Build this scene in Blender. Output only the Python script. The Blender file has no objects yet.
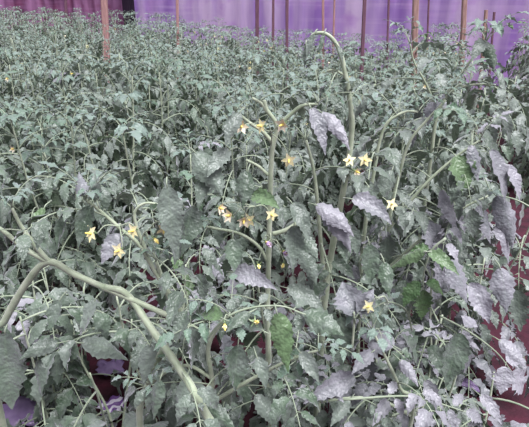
import bpy, math, random
import numpy as np
from mathutils import Vector, Matrix

sc = bpy.context.scene
COL = sc.collection
R = random.Random(11)
PI = math.pi

# ------------------------------------------------------------------ camera
PITCH = math.radians(23.55)
FPX, CX, CY, CAMZ = 500.0, 264.5, 213.5, 1.65
cam_d = bpy.data.cameras.new('camera')
cam_d.sensor_fit = 'HORIZONTAL'
cam_d.sensor_width = 36.0
cam_d.lens = 36.0 * FPX / 529.0
cam_d.clip_start = 0.05
cam_d.dof.use_dof = False
cam = bpy.data.objects.new('camera', cam_d)
COL.objects.link(cam)
cam.location = (0, 0, CAMZ)
cam.rotation_euler = (PI / 2 - PITCH, 0, 0)
sc.camera = cam

def P(px, py, Y):
    """the point of the place seen at this pixel, Y metres ahead of the camera"""
    a, b = (px - CX) / FPX, (CY - py) / FPX
    d = Vector((a, math.cos(PITCH) + b * math.sin(PITCH), -math.sin(PITCH) + b * math.cos(PITCH)))
    return Vector((0, 0, CAMZ)) + d * (Y / d.y)

def proj(p):
    q = p - Vector((0, 0, CAMZ))
    z = q.y * math.cos(PITCH) - q.z * math.sin(PITCH)
    u = q.y * math.sin(PITCH) + q.z * math.cos(PITCH)
    z = max(z, 1e-3)
    return CX + FPX * q.x / z, CY - FPX * u / z

# ------------------------------------------------------------------ materials
def lin(r, g, b):
    f = lambda c: (c / 255 / 12.92) if c / 255 <= 0.04045 else ((c / 255 + 0.055) / 1.055) ** 2.4
    return (f(r), f(g), f(b), 1.0)

class NT:
    def __init__(self, name):
        self.m = bpy.data.materials.new(name)
        self.m.use_nodes = True
        self.t = self.m.node_tree
        self.t.nodes.clear()
        self.out = self.n('ShaderNodeOutputMaterial')
    def n(self, typ, **kw):
        nd = self.t.nodes.new(typ)
        for k, v in kw.items():
            if k in nd.inputs: nd.inputs[k].default_value = v
            else: setattr(nd, k, v)
        return nd
    def l(self, a, b): self.t.links.new(a, b)
    def mix(self, fac, a, b, mode='MIX'):
        nd = self.t.nodes.new('ShaderNodeMix')
        nd.data_type = 'RGBA'; nd.blend_type = mode
        for s, v in ((nd.inputs[0], fac), (nd.inputs[6], a), (nd.inputs[7], b)):
            if hasattr(v, 'is_linked'): self.l(v, s)
            else: s.default_value = v
        return nd.outputs[2]
    def math(self, op, a, b=0.0):
        nd = self.t.nodes.new('ShaderNodeMath'); nd.operation = op
        for s, v in ((nd.inputs[0], a), (nd.inputs[1], b)):
            if hasattr(v, 'is_linked'): self.l(v, s)
            else: s.default_value = v
        return nd.outputs[0]
    def ramp(self, fac, stops):
        nd = self.t.nodes.new('ShaderNodeValToRGB')
        e = nd.color_ramp.elements
        while len(e) < len(stops): e.new(0.5)
        for x, (p, c) in zip(e, stops): x.position = p; x.color = c
        self.l(fac, nd.inputs[0])
        return nd.outputs[0]

def leaf_material(name, dark, light, dusty, under, sheen=0.35, rough=0.5):
    k = NT(name)
    tc = k.n('ShaderNodeTexCoord')
    oi = k.n('ShaderNodeObjectInfo')
    n1 = k.n('ShaderNodeTexNoise', Scale=9.0, Detail=2.0)
    k.l(tc.outputs['Object'], n1.inputs['Vector'])
    n2 = k.n('ShaderNodeTexNoise', Scale=260.0, Detail=3.0)
    k.l(tc.outputs['Object'], n2.inputs['Vector'])
    n3 = k.n('ShaderNodeTexNoise', Scale=28.0, Detail=2.0)
    k.l(tc.outputs['Object'], n3.inputs['Vector'])
    base = k.mix(k.ramp(n1.outputs['Fac'], [(0.35, (0, 0, 0, 1)), (0.65, (1, 1, 1, 1))]), dark, light)
    rnd = k.mix(k.math('MULTIPLY', oi.outputs['Random'], 0.7), base, dusty)
    dust = k.math('MULTIPLY', k.ramp(n3.outputs['Fac'], [(0.42, (0, 0, 0, 1)), (0.7, (1, 1, 1, 1))]), n2.outputs['Fac'])
    c = k.mix(dust, rnd, dusty)
    # veins along the blade: v along, u across (0.5 = midrib)
    sep = k.n('ShaderNodeSeparateXYZ')
    k.l(tc.outputs['UV'], sep.inputs[0])
    au = k.math('ABSOLUTE', k.math('SUBTRACT', sep.outputs[0], 0.5))
    mid = k.math('LESS_THAN', au, 0.035)
    ph = k.math('SUBTRACT', k.math('MULTIPLY', sep.outputs[1], 7.0), k.math('MULTIPLY', au, 3.0))
    fr = k.math('ABSOLUTE', k.math('SUBTRACT', k.math('FRACT', ph), 0.5))
    side = k.math('LESS_THAN', fr, 0.06)
    vein = k.math('MAXIMUM', mid, k.math('MULTIPLY', side, 0.55))
    c = k.mix(k.math('MULTIPLY', vein, 0.22), c, under)
    geo = k.n('ShaderNodeNewGeometry')
    c = k.mix(geo.outputs['Backfacing'], c, under)
    bump = k.n('ShaderNodeBump', Strength=0.5, Distance=0.004)
    n4 = k.n('ShaderNodeTexNoise', Scale=110.0, Detail=1.0)
    k.l(tc.outputs['Object'], n4.inputs['Vector'])
    h = k.math('ADD', k.math('MULTIPLY', fr, 0.3), k.math('ADD', k.math('MULTIPLY', n2.outputs['Fac'], 0.3), k.math('MULTIPLY', n4.outputs['Fac'], 2.2)))
    k.l(h, bump.inputs['Height'])
    b = k.n('ShaderNodeBsdfPrincipled', Roughness=rough)
    b.inputs['Specular IOR Level'].default_value = 0.5
    b.inputs['Sheen Weight'].default_value = sheen
    b.inputs['Sheen Roughness'].default_value = 0.45
    b.inputs['Sheen Tint'].default_value = (0.92, 0.88, 1, 1)
    k.l(c, b.inputs['Base Color']); k.l(bump.outputs[0], b.inputs['Normal'])
    tr = k.n('ShaderNodeBsdfTranslucent'); k.l(c, tr.inputs['Color'])
    mx = k.n('ShaderNodeMixShader'); mx.inputs[0].default_value = 0.10
    k.l(b.outputs[0], mx.inputs[1]); k.l(tr.outputs[0], mx.inputs[2])
    k.l(mx.outputs[0], k.out.inputs['Surface'])
    return k.m

def simple(name, c1, c2, scale=30.0, rough=0.6, stretch=None, bump=0.0, sheen=0.0, spec=0.4):
    k = NT(name)
    tc = k.n('ShaderNodeTexCoord')
    vec = tc.outputs['Object']
    if stretch:
        mp = k.n('ShaderNodeMapping'); mp.inputs['Scale'].default_value = stretch
        k.l(vec, mp.inputs[0]); vec = mp.outputs[0]
    n1 = k.n('ShaderNodeTexNoise', Scale=scale, Detail=4.0)
    k.l(vec, n1.inputs['Vector'])
    c = k.mix(k.ramp(n1.outputs['Fac'], [(0.3, (0, 0, 0, 1)), (0.7, (1, 1, 1, 1))]), c1, c2)
    b = k.n('ShaderNodeBsdfPrincipled', Roughness=rough)
    b.inputs['Specular IOR Level'].default_value = spec
    b.inputs['Sheen Weight'].default_value = sheen
    k.l(c, b.inputs['Base Color'])
    if bump:
        bp = k.n('ShaderNodeBump', Strength=bump, Distance=0.02)
        k.l(n1.outputs['Fac'], bp.inputs['Height']); k.l(bp.outputs[0], b.inputs['Normal'])
    k.l(b.outputs[0], k.out.inputs['Surface'])
    return k.m

def net_material(name, c1, c2, c3, sx, trans=0.5):
    """woven shade net: folds painted in as light and dark vertical streaks, light passes through"""
    k = NT(name)
    tc = k.n('ShaderNodeTexCoord')
    mp = k.n('ShaderNodeMapping'); mp.inputs['Scale'].default_value = (sx, sx, 0.35)
    k.l(tc.outputs['Object'], mp.inputs[0])
    n1 = k.n('ShaderNodeTexNoise', Scale=1.0, Detail=4.0); k.l(mp.outputs[0], n1.inputs['Vector'])
    n2 = k.n('ShaderNodeTexNoise', Scale=3.0, Detail=3.0); k.l(tc.outputs['Object'], n2.inputs['Vector'])
    mp3 = k.n('ShaderNodeMapping'); mp3.inputs['Scale'].default_value = (0.4, 0.4, 9.0)
    k.l(tc.outputs['Object'], mp3.inputs[0])
    n3 = k.n('ShaderNodeTexNoise', Scale=1.0, Detail=2.0); k.l(mp3.outputs[0], n3.inputs['Vector'])
    c = k.mix(k.ramp(n1.outputs['Fac'], [(0.36, (0, 0, 0, 1)), (0.62, (1, 1, 1, 1))]), c1, c2)
    c = k.mix(k.ramp(n2.outputs['Fac'], [(0.5, (0, 0, 0, 1)), (0.75, (1, 1, 1, 1))]), c, c3)
    c = k.mix(k.math('MULTIPLY', k.ramp(n3.outputs['Fac'], [(0.5, (0, 0, 0, 1)), (0.62, (1, 1, 1, 1))]), 0.35), c, c2)
    b = k.n('ShaderNodeBsdfPrincipled', Roughness=0.8); k.l(c, b.inputs['Base Color'])
    tr = k.n('ShaderNodeBsdfTranslucent'); k.l(c, tr.inputs['Color'])
    mx = k.n('ShaderNodeMixShader'); mx.inputs[0].default_value = trans
    k.l(b.outputs[0], mx.inputs[1]); k.l(tr.outputs[0], mx.inputs[2])
    k.l(mx.outputs[0], k.out.inputs['Surface'])
    return k.m

M_LEAF = leaf_material('dusty_tomato_leaf', lin(50, 68, 50), lin(80, 102, 78), lin(130, 140, 132), lin(116, 134, 110), 0.5, 0.40)
M_YOUNG = leaf_material('pale_young_leaf', lin(66, 94, 70), lin(92, 120, 94), lin(124, 142, 134), lin(128, 144, 124), 0.55, 0.42)  # young tips run paler; also lightened to stand in for far haze
M_GREEN = leaf_material('fresh_green_leaf', lin(60, 92, 52), lin(80, 112, 66), lin(106, 128, 94), lin(112, 138, 98), 0.2, 0.42)
M_PALE = leaf_material('lilac_lit_leaf', lin(98, 104, 105), lin(125, 128, 131), lin(158, 157, 164), lin(116, 128, 118), 0.5, 0.42)  # lavender light from the purple net, put into the leaf colour
M_STEM = simple('hairy_green_stem', lin(142, 158, 128), lin(178, 188, 162), 40, 0.5, sheen=0.4)
M_STEMD = simple('darker_green_stalk', lin(126, 142, 116), lin(154, 166, 142), 40, 0.6, sheen=0.3)  # leaf stalks, a darker green than the stems
M_PETAL = simple('yellow_petal', lin(246, 238, 176), lin(250, 246, 206), 120, 0.5)
M_PETALP = simple('pale_petal', lin(236, 226, 190), lin(242, 232, 214), 120, 0.5)
M_LILAC = simple('faded_lilac_petal', lin(206, 176, 214), lin(220, 198, 226), 120, 0.5)
M_ANTHER = simple('anther_cone', lin(236, 214, 110), lin(244, 226, 130), 120, 0.5)
M_CALYX = simple('calyx_green', lin(110, 134, 92), lin(130, 150, 112), 90, 0.6)
M_WOOD = simple('pinkish_stake_wood', lin(150, 112, 112), lin(186, 146, 140), 20, 0.8, (6, 6, 0.6), 0.3)
M_WOODD = simple('dark_stake_wood', lin(96, 66, 84), lin(128, 92, 104), 20, 0.8, (6, 6, 0.6), 0.3)
M_WOODB = simple('tan_stake_wood', lin(142, 110, 106), lin(178, 146, 134), 20, 0.8, (6, 6, 0.6), 0.3)
M_SOIL = simple('crimson_soil', lin(40, 14, 24), lin(70, 24, 40), 14, 0.9, None, 0.9)
M_NET = net_material('purple_shade_net', lin(178, 138, 218), lin(240, 216, 252), lin(212, 168, 236), 2.2, 0.6)
M_NETL = net_material('magenta_shade_net', lin(92, 42, 78), lin(168, 120, 160), lin(128, 66, 100), 3.0, 0.4)
M_DARK = simple('opening_shade', lin(38, 26, 48), lin(58, 40, 66), 6, 0.9)  # dark colour painted for the unlit depth of the corner opening
M_WIRE = simple('pale_wire', lin(180, 170, 190), lin(200, 190, 210), 20, 0.5)
M_SCRAP = simple('lilac_plastic', lin(104, 84, 124), lin(132, 112, 150), 25, 0.45, spec=0.6)
M_SCRAPW = simple('white_plastic', lin(214, 206, 224), lin(232, 226, 238), 25, 0.35, spec=0.6)
M_SCRAPD = simple('deep_purple_plastic', lin(110, 70, 140), lin(130, 90, 160), 25, 0.35, spec=0.6)

# ------------------------------------------------------------------ mesh collecting
class MB:
    def __init__(self):
        self.v, self.f, self.m, self.uv, self.nv = [], [], [], [], 0
    def add(self, verts, faces, mat, uvs=None):
        b = self.nv
        self.v.append(np.array([tuple(p) for p in verts], dtype=float).reshape(-1, 3))
        self.nv += len(verts)
        for f in faces:
            self.f.append(tuple(i + b for i in f))
        self.m.extend([mat] * len(faces))
        self.uv.append(np.array(uvs if uvs is not None else [(0.2, 0.2)] * len(verts), dtype=float))
    def join(self, other, mtx):
        A = np.array(mtx)
        for va in other.v:
            self.v.append(va @ A[:3, :3].T + A[:3, 3])
        b = self.nv
        self.nv += other.nv
        self.f.extend(tuple(i + b for i in f) for f in other.f)
        self.m.extend(getattr(other, 'ym', other.m))
        self.uv.extend(other.uv)
    def mesh(self, name, mats, smooth=True):
        me = bpy.data.meshes.new(name)
        V = np.vstack(self.v)
        me.from_pydata(V.tolist(), [], self.f)
        for m in mats: me.materials.append(m)
        me.polygons.foreach_set('material_index', self.m)
        me.polygons.foreach_set('use_smooth', [smooth] * len(self.f))
        UV = np.vstack(self.uv)
        lay = me.uv_layers.new(name='UVMap')
        li = np.empty(len(me.loops), dtype=np.int32)
        me.loops.foreach_get('vertex_index', li)
        lay.data.foreach_set('uv', UV[li].ravel())
        me.update()
        return me

def link(name, me, parent=None, loc=None, mtx=None):
    o = bpy.data.objects.new(name, me)
    COL.objects.link(o)
    if parent is not None: o.parent = parent
    if loc is not None: o.location = loc
    if mtx is not None: o.matrix_basis = mtx
    return o

def tag(o, label, cat, group=None):
    o['label'] = label; o['category'] = cat
    if group: o['group'] = group
    return o

def smooth_path(pts, per=5):
    """Catmull-Rom through the points"""
    pts = [Vector(p) for p in pts]
    if len(pts) < 3: 
        return [pts[0].lerp(pts[-1], i / per) for i in range(per + 1)]
    out = []
    ext = [2 * pts[0] - pts[1]] + pts + [2 * pts[-1] - pts[-2]]
    for i in range(1, len(ext) - 2):
        a, b, c, d = ext[i - 1:i + 3]
        for j in range(per):
            t = j / per
            out.append(0.5 * ((2 * b) + (c - a) * t + (2 * a - 5 * b + 4 * c - d) * t * t + (3 * b - a - 3 * c + d) * t ** 3))
    out.append(pts[-1])
    return out

def tube(mb, path, r0, r1, mat, sides=7, bulge=None):
    n = len(path)
    prev = None
    verts, faces = [], []
    for i, p in enumerate(path):
        d = (path[min(i + 1, n - 1)] - path[max(i - 1, 0)])
        d = d.normalized() if d.length > 1e-9 else Vector((0, 0, 1))
        if prev is None:
            ref = Vector((1, 0, 0)) if abs(d.x) < 0.8 else Vector((0, 1, 0))
            s = d.cross(ref).normalized()
        else:
            s = (prev - d * prev.dot(d)).normalized()
        prev = s
        q = d.cross(s)
        r = r0 + (r1 - r0) * i / max(n - 1, 1)
        if bulge: r *= 1 + bulge * (i % 5 == 0)
        for k in range(sides):
            a = 2 * PI * k / sides
            verts.append(p + s * (r * math.cos(a)) + q * (r * math.sin(a)))
    for i in range(n - 1):
        for k in range(sides):
            a, b = i * sides + k, i * sides + (k + 1) % sides
            faces.append((a, b, b + sides, a + sides))
    faces.append(tuple(range(sides))[::-1])
    faces.append(tuple((n - 1) * sides + k for k in range(sides)))
    mb.add(verts, faces, mat)

# ------------------------------------------------------------------ leaves
def blade(mb, o, d, up, L, W, rng, segs=12, fine=True, droop=0.9, fold=0.3, mat=0, wave=0.16, teeth=0.17, twist=0.0):
    """one toothed leaflet blade from o along d, arching down under its weight"""
    d = d.normalized()
    s = d.cross(up)
    if s.length < 1e-4: s = d.cross(Vector((0.3, 0.9, 0.1)))
    s.normalize()
    js = (-1, -0.5, 0, 0.5, 1) if fine else (-1, 0, 1)
    verts, uvs, faces = [], [], []
    p = Vector(o)
    step = L / segs
    ph = rng.uniform(0, 6.28)
    fq = rng.uniform(1.0, 1.7) * (12 / segs)
    for i in range(segs + 1):
        t = i / segs
        n = s.cross(d).normalized()
        w = 0.5 * W * (math.sin(PI * min(1, max(0, 0.015 + 0.985 * t)) ** 0.58)) ** 1.0
        if i == segs: w = 0.001
        te = 1.0
        if fine and 1 < i < segs: te = 1 + (teeth if i % 2 else -teeth) * rng.uniform(0.4, 1.7)
        for j in js:
            aj = abs(j)
            wj = w * (te if aj == 1 else 1)
            z = fold * aj * aj * w + wave * w * aj * math.sin(ph + i * fq + (2.1 if j < 0 else 0))
            verts.append(p + s * (wj * j) + n * z + d * (0.22 * aj * w))
            uvs.append((0.5 + 0.5 * j, t))
        # arch downwards
        down = Vector((0, 0, -1))
        g = down - d * down.dot(d)
        if g.length > 1e-4:
            ang = droop / segs * min(1.0, g.length * 1.3)
            d = (d + g.normalized() * math.tan(ang)).normalized()
        if twist:
            s = (Matrix.Rotation(twist / segs, 3, d) @ s)
        s = (s - d * s.dot(d)).normalized()
        p = p + d * step
    m = len(js)
    for i in range(segs):
        for k in range(m - 1):
            a = i * m + k
            faces.append((a, a + 1, a + m + 1, a + m))
    mb.add(verts, faces, mat, uvs)

def compound_leaf(rng, kind, fine=True):
    """pinnate tomato leaf, stalk base at the origin, growing along +Y; kind: young / spread / hanging"""
    mb = MB()
    Lr = {'young': 0.15, 'spread': 0.235, 'hanging': 0.25}[kind] * rng.uniform(0.9, 1.12)
    e0 = {'young': 0.9, 'spread': 0.4, 'hanging': 0.0}[kind] + rng.uniform(-0.15, 0.15)
    bend = {'young': 0.9, 'spread': 1.55, 'hanging': 1.35}[kind] * rng.uniform(0.85, 1.15)
    n = 12
    pts, dirs = [Vector((0, 0, 0))], []
    side_w = rng.uniform(-0.35, 0.35)
    for i in range(n):
        a = e0 - bend * (i / n)
        yaw = side_w * i / n
        d = Vector((math.sin(yaw) * math.cos(a), math.cos(yaw) * math.cos(a), math.sin(a)))
        dirs.append(d)
        pts.append(pts[-1] + d * (Lr / n))
    tube(mb, pts if fine else pts[::4], 0.0026, 0.0011, 1, 5 if fine else 3)
    segs = 12 if fine else 5
    pairs = {'young': [0.45, 0.75], 'spread': [0.36, 0.6, 0.83], 'hanging': [0.34, 0.58, 0.82]}[kind]
    big = {'young': 0.058, 'spread': 0.088, 'hanging': 0.095}[kind]
    def sidelet(t, sgn, L, wr, pet):
        i = min(int(t * n), n - 1)
        d, o = dirs[i], pts[i].lerp(pts[i + 1], t * n - i)
        sd = Vector((0, 0, 1)).cross(d).normalized() * sgn
        out = (sd * math.sin(1.0) + d * math.cos(1.0) + Vector((0, 0, rng.uniform(0.0, 0.35)))).normalized()
        if pet:
            q = o + out * pet
            tube(mb, [o, q], 0.0013, 0.001, 1, 4 if fine else 3)
            o = q
        up = (Vector((0, 0, 1)) + d * 0.1 + sd * rng.uniform(-0.3, 0.3)).normalized()
        blade(mb, o, out, up, L, L * wr, rng, segs, fine, rng.uniform(0.8, 2.0), rng.uniform(-0.35, 0.75), 0, rng.uniform(0.1, 0.38), 0.14, rng.uniform(-1.0, 1.0))
    for k, t in enumerate(pairs):
        sz = big * (0.82, 1.0, 0.9)[k if len(pairs) == 3 else k + 1]
        for sgn in (-1, 1):
            sidelet(t + rng.uniform(-0.03, 0.03), sgn, sz * rng.uniform(0.8, 1.12), rng.uniform(0.36, 0.50), 0.012)
    if kind != 'young':
        for t in (0.47, 0.71):
            for sgn in (-1, 1):
                if rng.random() < (0.9 if fine else 0.4):
                    sidelet(t + rng.uniform(-0.03, 0.03), sgn, rng.uniform(0.018, 0.032), 0.7, 0.004)
    blade(mb, pts[-1], dirs[-1], Vector((0, 0.1, 1)), big * rng.uniform(1.05, 1.25), big * rng.uniform(0.5, 0.66), rng, segs, fine, rng.uniform(0.4, 0.9), rng.uniform(0.0, 0.5), 0, 0.14, 0.2, rng.uniform(-0.4, 0.4))
    return mb

LEAVES, LOW = {}, {}
for kind in ('young', 'spread', 'hanging'):
    LEAVES[kind], LOW[kind] = [], []
    for k in range(7):
        mb = compound_leaf(random.Random(100 + k), kind, True)
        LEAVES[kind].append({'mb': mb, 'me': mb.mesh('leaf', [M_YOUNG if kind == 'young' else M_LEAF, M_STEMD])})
        LOW[kind].append(compound_leaf(random.Random(100 + k), kind, False))
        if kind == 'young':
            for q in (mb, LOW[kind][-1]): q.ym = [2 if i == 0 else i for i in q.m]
for kind in ('young', 'spread', 'hanging'):
    for l in LEAVES[kind]:
        l['pale'] = l['mb'].mesh('leaf', [M_PALE, M_STEMD])
        l['green'] = l['mb'].mesh('leaf', [M_GREEN, M_STEMD])

# ------------------------------------------------------------------ flowers
def flower_mesh(kind, seed):
    rng = random.Random(seed)
    mb = MB()
    o = Vector((0, 0, 0))
    tube(mb, smooth_path([(0, 0, 0), (0.001, 0.004, 0.004), (0, 0.009, 0.003)], 3), 0.0011, 0.0014, 2, 5)
    c = Vector((0, 0.010, 0.002))
    ax = Vector((0, 0.97, 0.12)).normalized()
    s = ax.cross(Vector((1, 0, 0))).normalized(); q = ax.cross(s)
    for k in range(5):                                   # sepals
        a = 2 * PI * (k + 0.5) / 5
        rad = s * math.cos(a) + q * math.sin(a)
        blade(mb, c, rad * 0.9 - ax * 0.2, ax, 0.009, 0.003, rng, 4, False, 0.0, 0.2, 2)
    opened = {'open': 1.0, 'pale': 0.7, 'lilac': 0.25, 'bud': 0.05}[kind]
    Lp = 0.0135 if kind != 'bud' else 0.008
    for k in range(5):
        a = 2 * PI * k / 5 + rng.uniform(-0.1, 0.1)
        rad = s * math.cos(a) + q * math.sin(a)
        d = (rad * opened + ax * (1.05 - opened * 0.95)).normalized()
        blade(mb, c + ax * 0.001 + rad * 0.001, d, -rad if opened < 0.5 else ax, Lp, 0.0082, rng, 6, False, 0.35, 0.15, 0, 0.1)
    tube(mb, [c, c + ax * 0.005, c + ax * 0.010, c + ax * 0.0125], 0.0027, 0.0010, 1, 7)
    return mb.mesh('flower', [{'open': M_PETAL, 'pale': M_PETALP, 'lilac': M_LILAC, 'bud': M_PETAL}[kind], M_ANTHER, M_CALYX])
FLOWERS = {k: [flower_mesh(k, s) for s in (1, 2)] for k in ('open', 'pale', 'lilac', 'bud')}

# ------------------------------------------------------------------ plants
def leaf_matrix(p, yaw, tilt, roll, s):
    return Matrix.Translation(p) @ Matrix.Rotation(yaw, 4, 'Z') @ Matrix.Rotation(tilt, 4, 'X') @ Matrix.Rotation(roll, 4, 'Y') @ Matrix.Scale(s, 4)

def stem_leaves(path, rng, spacing, start=0.0, end=1.0, size=1.0, crown=True):
    """(matrix, kind) of the leaves along one stem, spiralling round it"""
    out, acc, yaw = [], 0.0, rng.uniform(0, 6.28)
    tot = sum((path[i + 1] - path[i]).length for i in range(len(path) - 1))
    run, nxt = 0.0, spacing * 0.5
    for i in range(len(path) - 1):
        seg = (path[i + 1] - path[i]).length
        while run + seg > nxt:
            t = nxt / tot
            p = path[i].lerp(path[i + 1], (nxt - run) / max(seg, 1e-6))
            if start <= t <= end:
                yaw += 2.4 + rng.uniform(-0.4, 0.4)
                kind = 'young' if (t > 0.86 and crown) else ('spread' if t > 0.58 else 'hanging')
                s = size * (rng.uniform(0.85, 1.2) if kind != 'young' else rng.uniform(0.75, 1.05))
                out.append((leaf_matrix(p, yaw, rng.uniform(-0.25, 0.2), rng.uniform(-0.3, 0.3), s), kind))
            nxt += spacing * rng.uniform(0.75, 1.25)
        run += seg
    if crown:
        for k in range(4):
            yaw += 1.9
            out.append((leaf_matrix(path[-1], yaw, rng.uniform(-0.1, 0.5), 0, size * rng.uniform(0.5, 0.85)), 'young'))
    return out

def generic_stems(rng, H, spread=0.14):
    """a few leaning stems from one foot, in plant space: list of (points, radius)"""
    out = []
    n = rng.choice((2, 3, 3))
    a0 = rng.uniform(0, 6.28)
    for k in range(n):
        a = a0 + k * 2 * PI / n + rng.uniform(-0.4, 0.4)
        h = H * rng.uniform(0.82, 1.0) if k else H
        r = spread * rng.uniform(0.5, 1.25)
        x, y = math.cos(a), math.sin(a)
        w = rng.uniform(-0.05, 0.05)
        pts = [(0.01 * x, 0.01 * y, 0), (r * 0.5 * x, r * 0.5 * y, h * 0.3), (r * x + w, r * y, h * 0.65), (r * 1.25 * x + w, r * 1.25 * y, h * 0.93)]
        out.append((pts, 0.0065))
    return out

class Plant:
    """a tomato plant: an Empty at its foot; stem, branches, leaves and flower trusses are its parts"""
    def __init__(self, loc, label, seed, group=None):
        self.o = bpy.data.objects.new('tomato_plant', None)
        self.o.empty_display_size = 0.1
        COL.objects.link(self.o)
        self.o.location = loc
        tag(self.o, label, 'tomato plant', group)
        self.loc = Vector(loc)
        self.rng = random.Random(seed)
        self.n = 0
    def stem(self, pts, r0, r1, name='branch', per=6, sides=9):
        path = smooth_path([Vector(p) - self.loc for p in pts], per)
        mb = MB(); tube(mb, path, r0, r1, 0, sides, 0.12)
        link(name, mb.mesh(name, [M_STEM]), self.o)
        return path
    def leaf(self, mtx, kind, tone='me'):
        if self.n >= 98: return
        L = self.rng.choice(LEAVES[kind])
        if self.loc.y < 1.9:                             # the gaps where the ground and what lies on it show through
            A = np.array(Matrix.Translation(self.loc) @ mtx)
            V = np.vstack(L['mb'].v)[::3] @ A[:3, :3].T + A[:3, 3]
            q = V - np.array((0, 0, CAMZ))
            z = q[:, 1] * math.cos(PITCH) - q[:, 2] * math.sin(PITCH)
            x = CX + FPX * q[:, 0] / z
            y = CY - FPX * (q[:, 1] * math.sin(PITCH) + q[:, 2] * math.cos(PITCH)) / z
            for gx, gy, rx, ry in ((112, 402, 7, 7), (110, 366, 5, 4), (12, 413, 7, 6), (473, 380, 7, 16), (518, 305, 6, 20), (518, 170, 9, 26), (495, 365, 5, 9)):
                if np.any((np.abs(x - gx) < rx) & (np.abs(y - gy) < ry)): return
        self.n += 1
        link('leaf', L[tone], self.o, mtx=mtx)
    def dress(self, path, spacing, start=0.0, end=1.0, size=1.0, crown=True, pale=0.0, green=0.0):
        for m, k in stem_leaves(path, self.rng, spacing, start, end, size, crown):
            u = self.rng.random()
            self.leaf(m, k, 'pale' if u < pale else ('green' if u < pale + green else 'me'))
    def blade(self, a, b, wr, tone='me', up=None, droop=0.5, fold=0.25, stalk=True, wave=0.15):
        """a single big leaflet from a to b (world points)"""
        a, b = Vector(a), Vector(b)
        if b.z > a.z:                                    # an upright leaf leans back, its upper face to the light
            c = Vector((0, 0, CAMZ)); b = c + (b - c) * ((a.y + 0.05) / b.y)
        a, b = a - self.loc, b - self.loc
        L = (b - a).length * 1.04
        d = (b - a).normalized()
        droop *= 1.5; wr *= 0.88; fold = self.rng.choice((-0.5, -0.35, 0.3, 0.5)); wave = self.rng.uniform(0.08, 0.22)
        if d.z > 0.25: droop = 0.0; wr *= 1.1
        d = (d + Vector((0, 0, 0.5 * droop * (1 - abs(d.z))))).normalized()
        up = Vector(up or (self.rng.uniform(-0.25, 0.25), -0.75, 0.75)).normalized()
        mb = MB()
        if stalk:
            tube(mb, [a - d * 0.02 + Vector((0, 0.01, -0.006)), a - d * 0.008, a + d * 0.004], 0.0016, 0.0012, 1, 5)
        blade(mb, a, d, up, L, L * wr, self.rng, 14, True, droop, fold, 0, wave, 0.11, self.rng.uniform(-0.6, 0.6))
        link('leaf', mb.mesh('leaf', [{'me': M_LEAF, 'pale': M_PALE, 'green': M_GREEN}[tone], M_STEMD]), self.o)
    def path_leaf(self, pts, sizes, tone='me', wr=0.55, r=0.003):
        """compound leaf along a given stalk: sizes = leaflet length per pair, last is the end leaflet"""
        path = smooth_path([Vector(p) - self.loc for p in pts], 5)
        mb = MB(); rng = self.rng
        tube(mb, path, r, 0.0014, 1, 6)
        n = len(path) - 1
        up = Vector((0, -0.6, 0.8))
        m = len(sizes) - 1
        for k, L in enumerate(sizes[:-1]):
            t = 0.3 + 0.6 * k / max(m - 1, 1) if m > 1 else 0.6
            i = min(int(t * n), n - 1)
            d = (path[i + 1] - path[i]).normalized()
            s = d.cross(up).normalized()
            for g in (-1, 1):
                o = path[i] + d * rng.uniform(-0.008, 0.008)
                out = (s * g * 0.85 + d * 0.5).normalized()
                tube(mb, [o, o + out * 0.008], 0.0012, 0.001, 1, 4)
                l = L * rng.uniform(0.85, 1.12)
                blade(mb, o + out * 0.008, out, up, l, l * wr * rng.uniform(0.9, 1.15), rng, 12, True, rng.uniform(0.4, 1.0), rng.uniform(0, 0.4), 0, 0.15, 0.17, rng.uniform(-0.3, 0.3))
        d = (path[-1] - path[-2]).normalized()
        blade(mb, path[-1], d, up, sizes[-1], sizes[-1] * wr * 1.15, rng, 14, True, 0.5, 0.25, 0, 0.14, 0.18)
        link('leaf', mb.mesh('leaf', [{'me': M_LEAF, 'pale': M_PALE, 'green': M_GREEN}[tone], M_STEMD]), self.o)
    def truss(self, a, flowers, stalk=None):
        """flower truss from a (world); flowers = list of (world point, kind)"""
        a = Vector(a) - self.loc
        q = [(Vector(p) - self.loc, k) for p, k in flowers]
        mb = MB()
        mean = sum((p for p, _ in q), Vector()) / len(q)
        hub = a.lerp(mean, 0.55) + Vector((0, 0, 0.018))
        tube(mb, smooth_path([a, a.lerp(hub, 0.5) + Vector((0, 0, 0.01)), hub], 4), 0.0022, 0.0016, 0, 6)
        for p, k in q:
            tube(mb, smooth_path([hub, hub.lerp(p, 0.6) + Vector((0, 0, 0.012)), p], 4), 0.0013, 0.0010, 0, 5)
        t = link('flower_truss', mb.mesh('flower_truss', [M_STEM]), self.o)
        for p, k in q:
            f = link('flower', self.rng.choice(FLOWERS[k]), t, mtx=leaf_matrix(p, self.rng.uniform(2.2, 4.1), self.rng.uniform(-0.5, 0.5), self.rng.uniform(-0.5, 0.5), self.rng.uniform(1.1, 1.35)))
            if k == 'lilac': f['label'] = 'faded lilac flower'
            if k == 'pale': f['label'] = 'pale cream flower'

# ------------------------------------------------------------------ the near plants, each as it stands
def pp(Y, *pts): return [P(x, y, Y if len(q) == 0 else q[0]) for x, y, *q in pts]
def foot(p, dx=0.0, dy=0.0): return Vector((p.x + dx, p.y + dy, 0))

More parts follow.
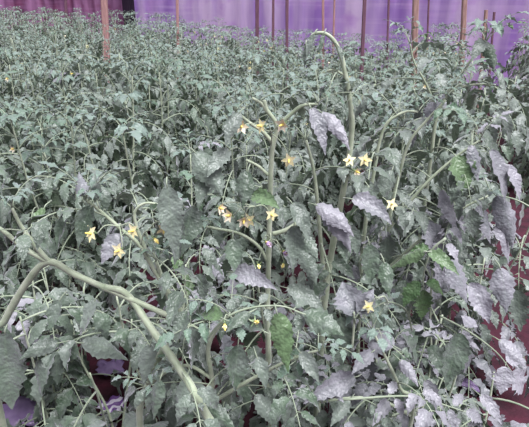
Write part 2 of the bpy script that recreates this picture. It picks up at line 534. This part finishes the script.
# A: upright forked stem hung with cream and yellow flowers
a0 = P(268, 290, 1.10)
A = Plant(foot(a0, 0.02, 0.06), 'upright tomato plant with a forked bare stem hung with yellow and cream flowers', 1)
YA = 1.10
s = A.stem([A.loc] + pp(YA, (268, 330), (268, 288), (270, 205), (272, 152), (277, 127), (267, 110), (264, 100)), 0.0078, 0.004, 'stem')
A.dress(s, 0.07, 0.15, 0.5, 0.95, False)
b = A.stem(pp(YA, (277, 128), (289, 116), (302, 106), (318, 104)), 0.0055, 0.003); A.dress(b, 0.06, 0.3, 1, 0.7, True)
b = A.stem(pp(YA, (272, 142), (262, 131), (250, 123), (236, 112)), 0.005, 0.003); A.dress(b, 0.07, 0.4, 1, 0.7, True)
b = A.stem(pp(YA, (267, 112), (262, 104), (252, 98)), 0.004, 0.003); A.dress(b, 0.06, 0.3, 1, 0.6, True)
b = A.stem(pp(YA, (273, 234), (286, 230), (299, 221), (306, 212)), 0.006, 0.004)
b = A.stem(pp(YA, (268, 262), (258, 246), (240, 234), (218, 229), (196, 226), (188, 230)), 0.0045, 0.003); A.dress(b, 0.07, 0.6, 1, 0.7, True)
b = A.stem(pp(YA, (268, 175), (258, 166), (246, 160)), 0.004, 0.003)
A.truss(P(270, 212, YA), [(P(216, 207, 1.06), 'pale'), (P(233, 216, 1.06), 'pale'), (P(244, 217, 1.06), 'pale'), (P(252, 220, 1.08), 'open'), (P(270, 213, 1.07), 'open')])
A.truss(P(270, 236, YA), [(P(263, 240, 1.07), 'lilac'), (P(281, 250, 1.07), 'lilac'), (P(258, 262, 1.06), 'bud'), (P(284, 262, 1.07), 'bud')])
A.truss(P(272, 150, YA), [(P(241, 126, 1.07), 'pale'), (P(266, 127, 1.06), 'open'), (P(287, 123, 1.06), 'pale'), (P(289, 158, 1.07), 'open')])
for a, c, wr, tone in [((292, 203), (314, 236), .5, 'me'), ((233, 239), (234, 271), .62, 'me'), ((194, 206), (174, 254), .55, 'me'),
                       ((195, 152), (227, 189), .62, 'me'), ((248, 171), (240, 205), .6, 'me'), ((252, 196), (279, 207), .55, 'green'),
                       ((294, 226), (292, 268), .5, 'me'), ((233, 272), (276, 287), .45, 'pale'), ((206, 176), (196, 205), .5, 'me'),
                       ((186, 228), (170, 262), .5, 'me'), ((300, 235), (320, 258), .5, 'me'), ((230, 150), (205, 172), .5, 'me'),
                       ((311, 108), (331, 150), .36, 'pale'), ((321, 112), (355, 143), .34, 'pale'), ((240, 112), (222, 140), .45, 'me')]:
    A.blade(P(*a, 1.05), P(*c, 1.0), wr, tone, droop=0.45)

# B: tall thick stem arching over at its tip
YB = 1.32
b0 = P(322, 330, YB)
B = Plant(foot(b0, 0.0, 0.05), 'tallest near tomato plant, thick pale stem arching over at its tip', 2)
s = B.stem([B.loc] + pp(YB, (320, 370), (323, 320), (330, 262), (345, 182), (352, 125), (346, 78), (339, 50), (328, 35), (314, 34), (306, 46)), 0.0125, 0.0028, 'stem')
B.dress(s, 0.085, 0.2, 0.62, 1.0, False)
b = B.stem(pp(YB, (325, 282), (321, 245), (318, 210), (314, 172), (306, 140)), 0.007, 0.004); B.dress(b, 0.08, 0.3, 1, 0.9, True)
b = B.stem(pp(YB, (350, 118), (362, 98), (376, 84)), 0.005, 0.003); B.dress(b, 0.06, 0.3, 1, 0.6, True)
b = B.stem(pp(YB, (346, 76), (332, 70), (318, 76)), 0.004, 0.0025); B.dress(b, 0.05, 0.3, 1, 0.55, True)
for a, c, wr in [((314, 34), (303, 56), .3), ((324, 34), (318, 52), .3), ((338, 46), (345, 60), .35), ((306, 46), (304, 66), .35)]:
    B.blade(P(*a, 1.3), P(*c, 1.28), wr, 'me')
B.truss(P(344, 186, YB), [(P(350, 162, 1.26), 'open'), (P(364, 159, 1.26), 'open'), (P(352, 170, 1.26), 'pale')])
B.truss(P(348, 205, YB), [(P(390, 204, 1.2), 'open'), (P(376, 196, 1.24), 'bud')])
for a, c, wr, tone in [((316, 205), (358, 230), .45, 'pale'), ((322, 208), (360, 246), .4, 'pale'), ((352, 199), (394, 219), .5, 'pale'), ((369, 244), (373, 285), .5, 'me'),
                       ((340, 238), (350, 262), .5, 'me'), ((287, 288), (327, 308), .45, 'me'), ((300, 250), (322, 282), .5, 'me'), ((350, 225), (362, 255), .45, 'me')]:
    B.blade(P(*a, 1.12), P(*c, 1.08), wr, tone, droop=0.5)

# C: leafy plant at the red path
YC = 1.5
c0 = P(362, 330, YC)
C = Plant(foot(c0, 0.03, 0.08), 'bushy tomato plant beside the red path with curved bare side stems', 3)
s = C.stem([C.loc] + pp(YC, (360, 290), (366, 220), (374, 172), (380, 140), (388, 122), (405, 112), (418, 112)), 0.008, 0.003, 'stem')
C.dress(s, 0.08, 0.2, 1, 1.0, True, 0.1)
b = C.stem(pp(YC, (364, 260), (385, 228), (397, 183), (409, 143), (430, 117), (446, 100)), 0.007, 0.003); C.dress(b, 0.08, 0.35, 1, 0.9, True, 0.15)
b = C.stem(pp(YC, (380, 240), (420, 190), (452, 160), (480, 140)), 0.006, 0.003); C.dress(b, 0.075, 0.2, 1, 0.9, True, 0.3)
b = C.stem(pp(YC, (375, 280), (420, 240), (460, 210), (490, 195)), 0.006, 0.003); C.dress(b, 0.075, 0.2, 1, 0.95, True, 0.4)
for a, c, wr, tone in [((455, 156), (470, 192), .75, 'green'), ((490, 150), (518, 198), .36, 'pale'), ((496, 196), (527, 244), .42, 'pale'), ((422, 222), (452, 258), .5, 'pale'),
                       ((441, 190), (469, 230), .45, 'pale'), ((412, 212), (400, 236), .5, 'me'), ((470, 145), (486, 180), .4, 'pale'), ((505, 165), (529, 196), .4, 'pale'),
                       ((500, 215), (520, 262), .45, 'pale'), ((478, 205), (500, 240), .5, 'pale'), ((455, 215), (470, 250), .5, 'me'), ((392, 170), (380, 200), .5, 'me')]:
    C.blade(P(*a, 1.42), P(*c, 1.36), wr, tone, droop=0.6)

# C3: leaning plant a little behind with its tip at the purple net
YK = 1.95
k0 = P(430, 150, YK)
K = Plant(foot(k0, 0.02, 0.05), 'leaning tomato plant whose curled leafy tip stands before the short tan stake', 4)
s = K.stem([K.loc] + pp(YK, (428, 180), (438, 112), (460, 75), (476, 54), (486, 42)), 0.009, 0.003, 'stem'); K.dress(s, 0.05, 0.25, 1, 1.2, True, 0.08, 0.12)
b = K.stem(pp(YK, (450, 92), (470, 85), (492, 86), (508, 98)), 0.005, 0.003); K.dress(b, 0.045, 0.15, 1, 1.05, True, 0.25)
b = K.stem(pp(YK, (438, 112), (426, 84), (414, 62), (410, 44)), 0.005, 0.003); K.dress(b, 0.05, 0.2, 1, 1.0, True, 0, 0.15)
for a, c, wr in [((486, 42), (470, 56), .5), ((484, 40), (504, 66), .5), ((500, 72), (514, 96), .4), ((498, 110), (520, 138), .36), ((488, 122), (500, 156), .36)]:
    K.blade(P(*a, 1.9), P(*c, 1.84), wr, 'me', droop=0.8)

# D: plant with the thick bent stem
YD = 0.95
d0 = P(-14, 360, YD)
D = Plant(foot(d0, -0.05, 0.05), 'tomato plant with a thick pale stem bent over sideways above the striped plastic', 5)
s = D.stem([D.loc] + pp(YD, (-12, 356), (4, 322), (26, 284), (48, 262), (76, 275), (110, 290), (140, 303), (182, 322), (206, 334)), 0.009, 0.0055, 'stem')
D.dress(s, 0.08, 0.1, 0.5, 0.8, False)
b = D.stem(pp(YD, (50, 263), (34, 244), (20, 224), (12, 208)), 0.006, 0.003); D.dress(b, 0.06, 0.3, 1, 0.65, True)
b = D.stem(pp(YD, (48, 262), (24, 248), (2, 230), (-14, 222)), 0.006, 0.004)
b = D.stem(pp(YD, (104, 287), (122, 291), (134, 303), (150, 327, .92), (168, 352, .88), (190, 385, .84), (214, 428, .80)), 0.007, 0.009)
D.dress(b, 0.07, 0.3, 0.9, 0.75, False)
b = D.stem(pp(YD, (186, 324), (178, 306), (160, 280), (140, 246), (122, 230), (98, 209), (86, 200)), 0.006, 0.003); D.dress(b, 0.055, 0.4, 1, 0.75, True)
b = D.stem(pp(YD, (146, 250), (137, 228), (135, 212), (146, 203), (166, 206)), 0.004, 0.002); D.dress(b, 0.06, 0.5, 1, 0.6, False)
b = D.stem(pp(YD, (140, 430), (140, 405), (148, 385), (160, 356), (166, 344)), 0.009, 0.007)
b = D.stem(pp(YD, (176, 318), (166, 290), (156, 262)), 0.005, 0.003); D.dress(b, 0.06, 0.4, 1, 0.6, True)
D.truss(P(122, 230, YD), [(P(97, 234, .9), 'open'), (P(123, 249, .9), 'open'), (P(138, 230, .92), 'open')])
D.truss(P(140, 246, YD), [(P(163, 225, .92), 'open'), (P(152, 236, .93), 'bud')])
for a, c, wr, tone in [((82, 196), (79, 173), .42, 'pale'), ((97, 199), (95, 172), .35, 'me'), ((122, 235), (98, 260), .6, 'pale'), ((92, 206), (72, 244), .45, 'me'), ((66, 216), (53, 250), .4, 'me'),
                       ((167, 186), (176, 256), .4, 'me'), ((5, 333), (7, 410), .5, 'me'), ((58, 343), (20, 358), .5, 'me'), ((82, 343), (132, 352), .42, 'me'), ((38, 360), (40, 396), .4, 'me'),
                       ((44, 208), (30, 236), .45, 'green'), ((130, 330), (108, 342), .5, 'me'), ((60, 300), (46, 330), .45, 'me'), ((95, 300), (80, 330), .45, 'me'), ((150, 345), (140, 385), .45, 'me'), ((165, 360), (160, 402), .5, 'me'), ((148, 208), (176, 214), .3, 'me'), ((160, 206), (186, 200), .35, 'me')]:
    D.blade(P(*a, .92), P(*c, .88), wr, tone, droop=0.4)

# E: bottom, between the bent stem and the flowering plant
YE = 0.9
e0 = P(222, 400, YE)
E = Plant(foot(e0, 0, 0.03), 'low tomato plant with a bright green young leaf in front of the forked stem', 6)
s = E.stem([E.loc] + pp(YE, (214, 420), (212, 380), (208, 350), (216, 330), (230, 316)), 0.007, 0.004, 'stem'); E.dress(s, 0.06, 0.3, 1, 0.8, True)
E.path_leaf(pp(.86, (206, 340), (226, 318), (250, 308), (280, 306), (302, 313)), [0.035, 0.035, 0.035, 0.04], 'me', .5)
b = E.stem(pp(YE, (216, 400), (250, 380), (290, 360), (318, 350)), 0.005, 0.003); E.dress(b, 0.05, 0.2, 1, 0.75, True)
b = E.stem(pp(YE, (214, 380), (190, 366), (170, 370), (150, 384)), 0.004, 0.003); E.dress(b, 0.06, 0.3, 1, 0.7, True)
for a, c, wr, tone in [((238, 345), (233, 392), .52, 'me'), ((277, 313), (293, 372), .4, 'green'), ((257, 357), (268, 388), .5, 'me'), ((304, 314), (344, 333), .62, 'me'), ((200, 405), (236, 428), .5, 'me'),
                       ((262, 330), (240, 322), .5, 'me'), ((255, 395), (280, 425), .5, 'me'), ((288, 395), (284, 428), .45, 'me'), ((250, 312), (226, 330), .45, 'me'), ((222, 318), (200, 312), .5, 'green'), ((186, 380), (176, 418), .5, 'me'), ((300, 352), (322, 380), .5, 'me'), ((160, 380), (150, 420), .4, 'me')]:
    E.blade(P(*a, .84), P(*c, .8), wr, tone, droop=0.4)
E.truss(P(222, 330, YE), [(P(224, 320, .84), 'bud'), (P(252, 322, .84), 'bud')])

# F: bottom right, lilac-lit leaves
YF = 1.0
f0 = P(400, 400, YF)
F = Plant(foot(f0, 0, 0.04), 'low spreading tomato plant with lilac-lit leaves, nearest to the red path', 7)
s = F.stem([F.loc] + pp(YF, (412, 418), (400, 388), (384, 354), (372, 330)), 0.006, 0.003, 'stem'); F.dress(s, 0.06, 0.3, 1, 0.8, True, 0.3)
b = F.stem(pp(YF, (410, 415), (380, 400), (350, 398), (320, 402)), 0.005, 0.003); F.dress(b, 0.055, 0.2, 1, 0.75, True, 0.4)
F.path_leaf(pp(.95, (340, 400), (400, 396), (428, 400), (466, 412)), [0.05, 0.06, 0.06], 'pale', .5)
F.path_leaf(pp(1.02, (440, 316), (468, 331), (496, 352), (512, 372)), [0.05, 0.065, 0.085], 'pale', .7)
F.path_leaf(pp(1.0, (446, 238), (432, 250), (424, 272), (423, 290)), [0.05, 0.07, 0.085], 'green', .45)
F.path_leaf(pp(1.02, (412, 330), (406, 310), (388, 302), (372, 309)), [0.02, 0.02], 'me', .6)
F.truss(P(388, 302, 1.02), [(P(371, 306, .98), 'open')])
b = F.stem(pp(.98, (352, 350), (354, 325), (354, 312)), 0.003, 0.002)
for a, c, wr, tone in [((354, 316), (343, 283), .95, 'pale'), ((358, 314), (373, 290), .6, 'pale'), ((394, 346), (361, 335), .75, 'pale'), ((461, 333), (444, 386), .5, 'me'), ((468, 284), (496, 320), .55, 'pale'), ((499, 340), (529, 365), .5, 'pale'),
                       ((355, 377), (304, 400), .42, 'pale'), ((425, 252), (384, 263), .34, 'green'), ((428, 252), (460, 272), .4, 'green'), ((500, 268), (512, 312), .6, 'pale'), ((450, 260), (474, 300), .6, 'pale'), ((425, 380), (440, 410), .5, 'pale'), ((480, 395), (505, 422), .45, 'pale'),
                       ((384, 262), (392, 296), .5, 'me'), ((372, 352), (352, 372), .5, 'pale'), ((400, 360), (420, 384), .45, 'pale'), ((388, 400), (372, 424), .5, 'pale'), ((350, 400), (330, 424), .5, 'me')]:
    F.blade(P(*a, .98), P(*c, .93), wr, tone, droop=0.4)

# low and half-hidden plants filling between them
for x, y, H, label in [
    (-0.80, 1.42, 0.80, 'shaded tomato plant just behind the node of the bent thick stem'),
    (-0.42, 1.50, 0.80, 'shaded tomato plant in the dark gap left of the forked stem'),
    (-0.62, 0.98, 0.62, 'low wilted tomato plant under the bent thick stem, beside the striped plastic'),
    (-0.26, 0.86, 0.55, 'low tomato plant with drooping leaves right of the striped plastic'),
    (-0.98, 1.10, 0.75, 'tomato plant at the foot of the bent thick stem'),
    (-0.02, 0.80, 0.52, 'small tomato plant at the foot of the forked stem'),
    (0.22, 1.02, 0.62, 'low tomato plant at the foot of the arching thick stem'),
    (0.52, 1.30, 0.72, 'low tomato plant between the curved bare side stems and the lilac-lit leaves'),
    (0.12, 1.55, 0.80, 'shaded tomato plant between the forked stem and the arching thick stem'),
    (0.72, 1.55, 0.85, 'tomato plant just right of the curved bare side stems, in front of the path edge'),
    (0.66, 1.12, 0.62, 'low tomato plant behind the lilac-lit leaves at the path edge'),
    (0.88, 1.95, 0.95, 'tomato plant leaning over the red path behind the lilac-lit leaves'),
    (-1.15, 1.65, 0.70, 'shaded low tomato plant behind the foot of the bent thick stem'),
    (-0.84, 1.74, 0.62, 'shaded low tomato plant two behind the node of the bent thick stem'),
    (-0.58, 1.45, 0.62, 'dark low tomato plant behind the striped plastic'),
    (1.36, 3.20, 1.36, 'tall tomato plant just behind the leaning curled tip, under the short tan stake'),
    (0.98, 2.70, 1.28, 'tall tomato plant to the right of the tall tan stake foot'),
    (-1.22, 4.00, 1.32, 'tomato plant hiding the foot of the thick pinkish stake'),
    (-0.45, 0.72, 0.42, 'lowest tomato plant, just in front of the striped plastic')]:
    pl = Plant((x, y, 0), label, int(1000 * y) + 7)
    for pts, r in generic_stems(pl.rng, H):
        path = pl.stem([pl.loc + Vector(q) for q in pts], r * 0.8, 0.003, 'stem')
        pl.dress(path, 0.055, 0.12, 1.0, 1.25, False, 0.3 if 0.5 < x < 0.95 else 0.08, 0.0)

# ------------------------------------------------------------------ rows of plants behind
ROW = Vector((0.36, 0.933, 0)); CROSS = Vector((0.933, -0.36, 0))
def uv(u, v): return CROSS * u + ROW * v
WALL_A, WALL_B = Vector((-2.6, 12.0, 0)), Vector((4.07, 9.0, 0))
WDIR = (WALL_B - WALL_A).normalized()
WN = Vector((-WDIR.y, WDIR.x, 0))                        # away from the camera
def wall_gap(p): return -(p - WALL_A).dot(WN)            # metres in front of the net

def interp(x, tab):
    for (a, ya), (b, yb) in zip(tab, tab[1:]):
        if x <= b: return ya + (yb - ya) * max(0, x - a) / (b - a)
    return tab[-1][1]

def canopy_height(p):
    px, _ = proj(Vector((p.x, p.y, 1.2)))
    far = interp(px, [(0, 1.40), (150, 1.29), (300, 1.04), (420, 1.05), (450, 1.24), (600, 1.36)])
    t = min(1, max(0, (p.y - 2.5) / 6.0))
    return 1.25 * (1 - t) + far * t

def far_variant(seed, fine):
    rng = random.Random(seed)
    H = 1.2
    st, fo = MB(), MB()
    for pts, r in generic_stems(rng, H, 0.16):
        path = smooth_path(pts, 5)
        tube(st, path, 0.0075, 0.0035, 0, 6)
        for m, k in stem_leaves(path, rng, 0.05 if fine else 0.06, 0.12, 1.0, 1.3 if fine else 1.15):
            fo.join((rng.choice(LEAVES[k])['mb'] if fine else rng.choice(LOW[k])), m)
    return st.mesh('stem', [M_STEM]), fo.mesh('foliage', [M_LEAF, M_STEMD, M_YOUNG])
MID = [far_variant(500 + k, True) for k in range(6)]
FAR = [far_variant(600 + k, False) for k in range(6)]

ORD = ['first', 'second', 'third', 'fourth', 'fifth', 'sixth', 'seventh', 'eighth', 'ninth', 'tenth', 'eleventh', 'twelfth', 'thirteenth', 'fourteenth', 'fifteenth', 'sixteenth', 'seventeenth', 'eighteenth', 'nineteenth', 'twentieth', 'twenty-first', 'twenty-second', 'twenty-third', 'twenty-fourth', 'twenty-fifth', 'twenty-sixth', 'twenty-seventh', 'twenty-eighth', 'twenty-ninth', 'thirtieth']
ROWNAME = {0: 'row edging the red path', 1: 'second row in from the red path'}
rng = random.Random(77)
n_rows = 17
for row in range(-2, n_rows):
    u0 = -0.28 - 0.74 * row if row >= 0 else 0.88 + 0.7 * (-1 - row)
    count = 0
    v = 1.2 + rng.uniform(0, 0.3)
    while v < 26:
        v += rng.uniform(0.37, 0.48)
        p = uv(u0 + rng.uniform(-0.12, 0.12), v)
        if wall_gap(p) < 0.55: break
        if p.y < (1.55 if row >= 0 else 3.7) or p.y > 15.3: continue
        px, py = proj(Vector((p.x, p.y, 1.0)))
        mx = 330 / max(p.y, 1)
        if px < -40 - 0.3 * mx or px > 569 + 0.3 * mx: continue
        if p.y < 1.9 and 230 < px < 430: continue
        count += 1
        nth = ORD[count - 1]
        if row < 0:
            rn = 'row across the red path' if row == -1 else 'outer row beyond the red path'
        elif row == 0: rn = 'row edging the red path'
        else: rn = ORD[row] + ' row from the red path'
        H = canopy_height(p) * rng.uniform(0.92, 1.08)
        near = p.y < 2.35
        label = f'bushy tomato plant, {nth} from near end of the {rn}'
        grp = 'tomato plants in the ' + rn
        if near:
            pl = Plant(p, label, 1000 + row * 50 + count, grp)
            for k, (pts, r) in enumerate(generic_stems(pl.rng, H)):
                path = pl.stem([p + Vector(q) for q in pts], r, 0.003, 'stem')
                pl.dress(path, 0.058, 0.12, 1.0, 1.15, True, 0.10, 0.05)
        else:
            root = bpy.data.objects.new('tomato_plant', None); COL.objects.link(root)
            root.location = p; root.rotation_euler.z = rng.uniform(0, 6.28)
            s = H / 1.2
            root.scale = (1, 1, s)
            tag(root, label, 'tomato plant', grp)
            ms, mf = rng.choice(MID if p.y < 4.6 else FAR)
            link('stem', ms, root); link('foliage', mf, root)
            if p.y < 8 and rng.random() < 0.55:
                for k in range(rng.choice((1, 2, 3))):
                    a = rng.uniform(0, 6.28)
                    link('flower', rng.choice(FLOWERS[rng.choice(('open', 'pale'))]), root, mtx=leaf_matrix(Vector((0.2 * math.cos(a), 0.2 * math.sin(a), rng.uniform(0.95, 1.15))), a - PI / 2, 0, 0, 1.3))

# ------------------------------------------------------------------ setting
def structure(o): o['kind'] = 'structure'; return o

g = MB()
N = 60
vs, fs = [], []
for i in range(N + 1):
    for j in range(N + 1):
        x, y = -16 + 26 * i / N, -1.5 + 20 * j / N
        vs.append((x, y, 0.018 * math.sin(x * 5.1 + y * 2.3) * math.cos(y * 4.2 - x)- 0.015))
for i in range(N):
    for j in range(N):
        a = i * (N + 1) + j
        fs.append((a, a + N + 1, a + N + 2, a + 1))
g.add(vs, fs, 0)
structure(link('ground', g.mesh('ground', [M_SOIL])))

def curtain(name, A, B, H, mat, amp, wl, z0=-0.02):
    mb = MB()
    L = (B - A).length
    d = (B - A).normalized(); nn = Vector((-d.y, d.x, 0))
    n = int(L / wl * 6)
    vs, fs = [], []
    rr = random.Random(5)
    for i in range(n + 1):
        t = i / n
        for k in range(5):
            h = z0 + (H - z0) * k / 4
            off = amp * math.sin(i * 2 * PI / 6 + 0.7 * math.sin(i * 0.37)) * (0.6 + 0.4 * math.sin(i * 0.11 + k))
            p = A + d * (L * t) + nn * off
            vs.append((p.x, p.y, h)); 
    for i in range(n):
        for k in range(4):
            a = i * 5 + k
            fs.append((a, a + 5, a + 6, a + 1))
    mb.add(vs, fs, 0)
    return structure(link(name, mb.mesh(name, [mat])))
CORNER = WALL_A - WDIR * 0.35
curtain('wall_back', CORNER, WALL_B + WDIR * 5.5, 3.2, M_NET, 0.035, 0.34)
LEFT_A, LEFT_B = Vector((-13.5, 15.6, 0)), Vector((-4.1, 15.6, 0))
curtain('wall_left', LEFT_A, LEFT_B, 3.2, M_NETL, 0.06, 0.28)
curtain('wall_opening', LEFT_B, CORNER, 3.2, M_DARK, 0.03, 0.5)  # dark sheet standing in for the shade inside the corner opening
for k, z in enumerate((1.78, 1.66)):
    mb = MB(); tube(mb, [LEFT_B + Vector((0, -0.15, z)), CORNER + Vector((-0.1, -0.15, z))], 0.012, 0.012, 0, 6)
    structure(link('trim_%d' % (k + 1), mb.mesh('trim', [M_WIRE])))
mb = MB(); tube(mb, [CORNER - WN * 0.1 + Vector((0, 0, 1.60)), WALL_B + WDIR * 5 - WN * 0.1 + Vector((0, 0, 1.62))], 0.008, 0.008, 0, 6)
structure(link('trim_3', mb.mesh('trim', [M_WIRE])))

# ------------------------------------------------------------------ wooden stakes
def stake(px, pyb, Y, w, mat, label, lean=0.0, top=2.5, pytop=None):
    b = P(px, pyb, Y)
    base = Vector((b.x, Y, 0))
    H = top if pytop is None else P(px, pytop, Y).z
    mb = MB()
    lx = lean - 0.7 * 0.4 * (px - CX) / FPX          # the stakes lean a little apart
    n = 8
    vs, fs = [], []
    rr = random.Random(px)
    for i in range(n + 1):
        t = i / n
        hw = w / 2 * rr.uniform(0.92, 1.08); hd = w / 2 * rr.uniform(0.85, 1.0)
        cx, z = lx * t * H + rr.uniform(-1, 1) * w * 0.06, H * t - (0.08 if i == 0 else 0)
        c = 0.28
        for sx, sy in ((-1 + c, -1), (1 - c, -1), (1, -1 + c), (1, 1 - c), (1 - c, 1), (-1 + c, 1), (-1, 1 - c), (-1, -1 + c)):
            vs.append((cx + sx * hw, sy * hd, z))
    for i in range(n):
        for k in range(8):
            fs.append((i * 8 + k, i * 8 + (k + 1) % 8, i * 8 + 8 + (k + 1) % 8, i * 8 + 8 + k))
    fs.append(tuple(range(8))[::-1]); fs.append(tuple(n * 8 + k for k in range(8)))
    mb.add(vs, fs, 0)
    o = link('wooden_stake', mb.mesh('wooden_stake', [mat], False), loc=base - Vector((lx * b.z, 0, 0)))
    tag(o, label, 'stake', 'wooden stakes among the plants')
stake(106, 45, 6.6, 0.074, M_WOOD, 'thick pinkish wooden stake standing alone left of the purple net')
stake(178, 42, 7.6, 0.036, M_WOOD, 'thin pinkish stake in front of the left end of the purple net')
stake(257, 27, 7.4, 0.050, M_WOODD, 'reddish stake left of the close pair before the purple net', 0)
stake(273, 28, 7.2, 0.034, M_WOODD, 'dark thin stake, left one of the close pair before the purple net', 0.01)
stake(287, 33, 6.0, 0.034, M_WOODD, 'brown stake, right one of the close pair before the purple net')
stake(323, 26, 7.0, 0.032, M_WOOD, 'pink stake rising behind the drooping arched shoot tip', -0.01)
stake(334, 16, 8.6, 0.03, M_WOOD, 'faint pink stake just right of the stake behind the arched shoot', 0.01)
stake(363, 38, 5.4, 0.034, M_WOODD, 'dark slightly leaning stake between the arched shoot and the tan stake', 0.02)
stake(388, 24, 7.4, 0.026, M_WOODD, 'thin dark stake close behind the tall tan stake, on its left')
stake(414, 58, 4.2, 0.042, M_WOODB, 'tall tan wooden stake wrapped by leaves in the row by the red path')
stake(463, 32, 7.6, 0.066, M_WOODB, 'broad brown stake against the purple net nearer the red path', 0.01)
stake(484, 36, 4.6, 0.026, M_WOODB, 'short tan stake with its top showing just above the leaves', 0.035, pytop=10)
stake(493, 28, 5.4, 0.020, M_WOODD, 'short thin grey stake beside the short tan stake', 0.03, pytop=12)
stake(428, 20, 7.6, 0.024, M_WOODD, 'thin faint stake between the tan stake and the broad brown stake')
stake(66, 8, 12.0, 0.05, M_WOODD, 'small dark stake far back before the magenta net wall')

# ------------------------------------------------------------------ scraps of plastic on the ground
def scrap(px, py, w, h, mats, label, stripes=1, rot=0.0):
    a = P(px, py, 1.0) - Vector((0, 0, CAMZ))
    k = (CAMZ - 0.05) / -a.z
    c = Vector((0, 0, CAMZ)) + a * k
    rr = random.Random(px)
    mb = MB()
    nx, ny = 10, 6
    vs, fs, ms = [], [], []
    for i in range(nx + 1):
        for j in range(ny + 1):
            x, y = w * (i / nx - 0.5), h * (j / ny - 0.5)
            x += 0.06 * w * math.sin(j * 2.1); y += 0.08 * h * math.sin(i * 1.3)
            vs.append((x, y, 0.04 + 0.006 * math.sin(i * 1.1 + j) + 0.35 * y + 0.003 * rr.uniform(-1, 1)))
    for j in range(ny):
        for i in range(nx):
            a = i * (ny + 1) + j
            mb_f = (a, a + ny + 1, a + ny + 2, a + 1)
            fs.append(mb_f); ms.append(j % 2 if stripes > 1 else 0)
    mb.add(vs, fs, 0); mb.m = ms
    o = link('plastic_scrap', mb.mesh('plastic_scrap', mats))
    md = o.modifiers.new('thickness', 'SOLIDIFY'); md.thickness = 0.002
    o.location = (c.x, c.y, 0.0); o.rotation_euler.z = rot
    tag(o, label, 'plastic scrap', 'scraps of plastic on the soil')
scrap(112, 405, 0.10, 0.08, [M_SCRAPW, M_SCRAPD], 'purple and white striped plastic scrap on the soil under the bent stem', 2, 0.6)
scrap(110, 365, 0.12, 0.07, [M_SCRAP], 'pale lilac plastic scrap lying behind the striped one', 1, 0.2)
scrap(12, 412, 0.22, 0.12, [M_SCRAP], 'larger lilac plastic sheet edge at the foot of the bent plant', 1, 0.3)
scrap(473, 384, 0.05, 0.14, [M_SCRAP], 'lilac plastic scrap at the edge of the red soil path', 1, 1.2)

# ------------------------------------------------------------------ light
w = bpy.data.worlds.new('sky'); sc.world = w
w.use_nodes = True
nt = w.node_tree; nt.nodes.clear()
out = nt.nodes.new('ShaderNodeOutputWorld'); bg = nt.nodes.new('ShaderNodeBackground')
tc = nt.nodes.new('ShaderNodeTexCoord'); sp = nt.nodes.new('ShaderNodeSeparateXYZ')
rp = nt.nodes.new('ShaderNodeValToRGB')
rp.color_ramp.elements[0].position = 0.0; rp.color_ramp.elements[0].color = (0.24, 0.19, 0.32, 1)
rp.color_ramp.elements[1].position = 0.75; rp.color_ramp.elements[1].color = (0.93, 0.91, 1.0, 1)
nt.links.new(tc.outputs['Generated'], sp.inputs[0]); nt.links.new(sp.outputs['Z'], rp.inputs[0])
nt.links.new(rp.outputs[0], bg.inputs['Color']); bg.inputs['Strength'].default_value = 0.6
nt.links.new(bg.outputs[0], out.inputs['Surface'])
sl = bpy.data.lights.new('sun', 'SUN'); sl.energy = 4.2; sl.angle = math.radians(32); sl.color = (0.97, 0.94, 1.0)
so = bpy.data.objects.new('sun', sl); COL.objects.link(so)
so.location = (2, -1, 6)
so.rotation_euler = Vector((-0.35, 0.35, -1.0)).to_track_quat('-Z', 'Y').to_euler()

sc.view_settings.view_transform = 'Standard'
sc.view_settings.look = 'None'
sc.view_settings.exposure = 0.7
sc.view_settings.gamma = 1.0
sc.view_settings.use_curve_mapping = False
sc.cycles.max_bounces = 6
sc.cycles.use_denoising = True
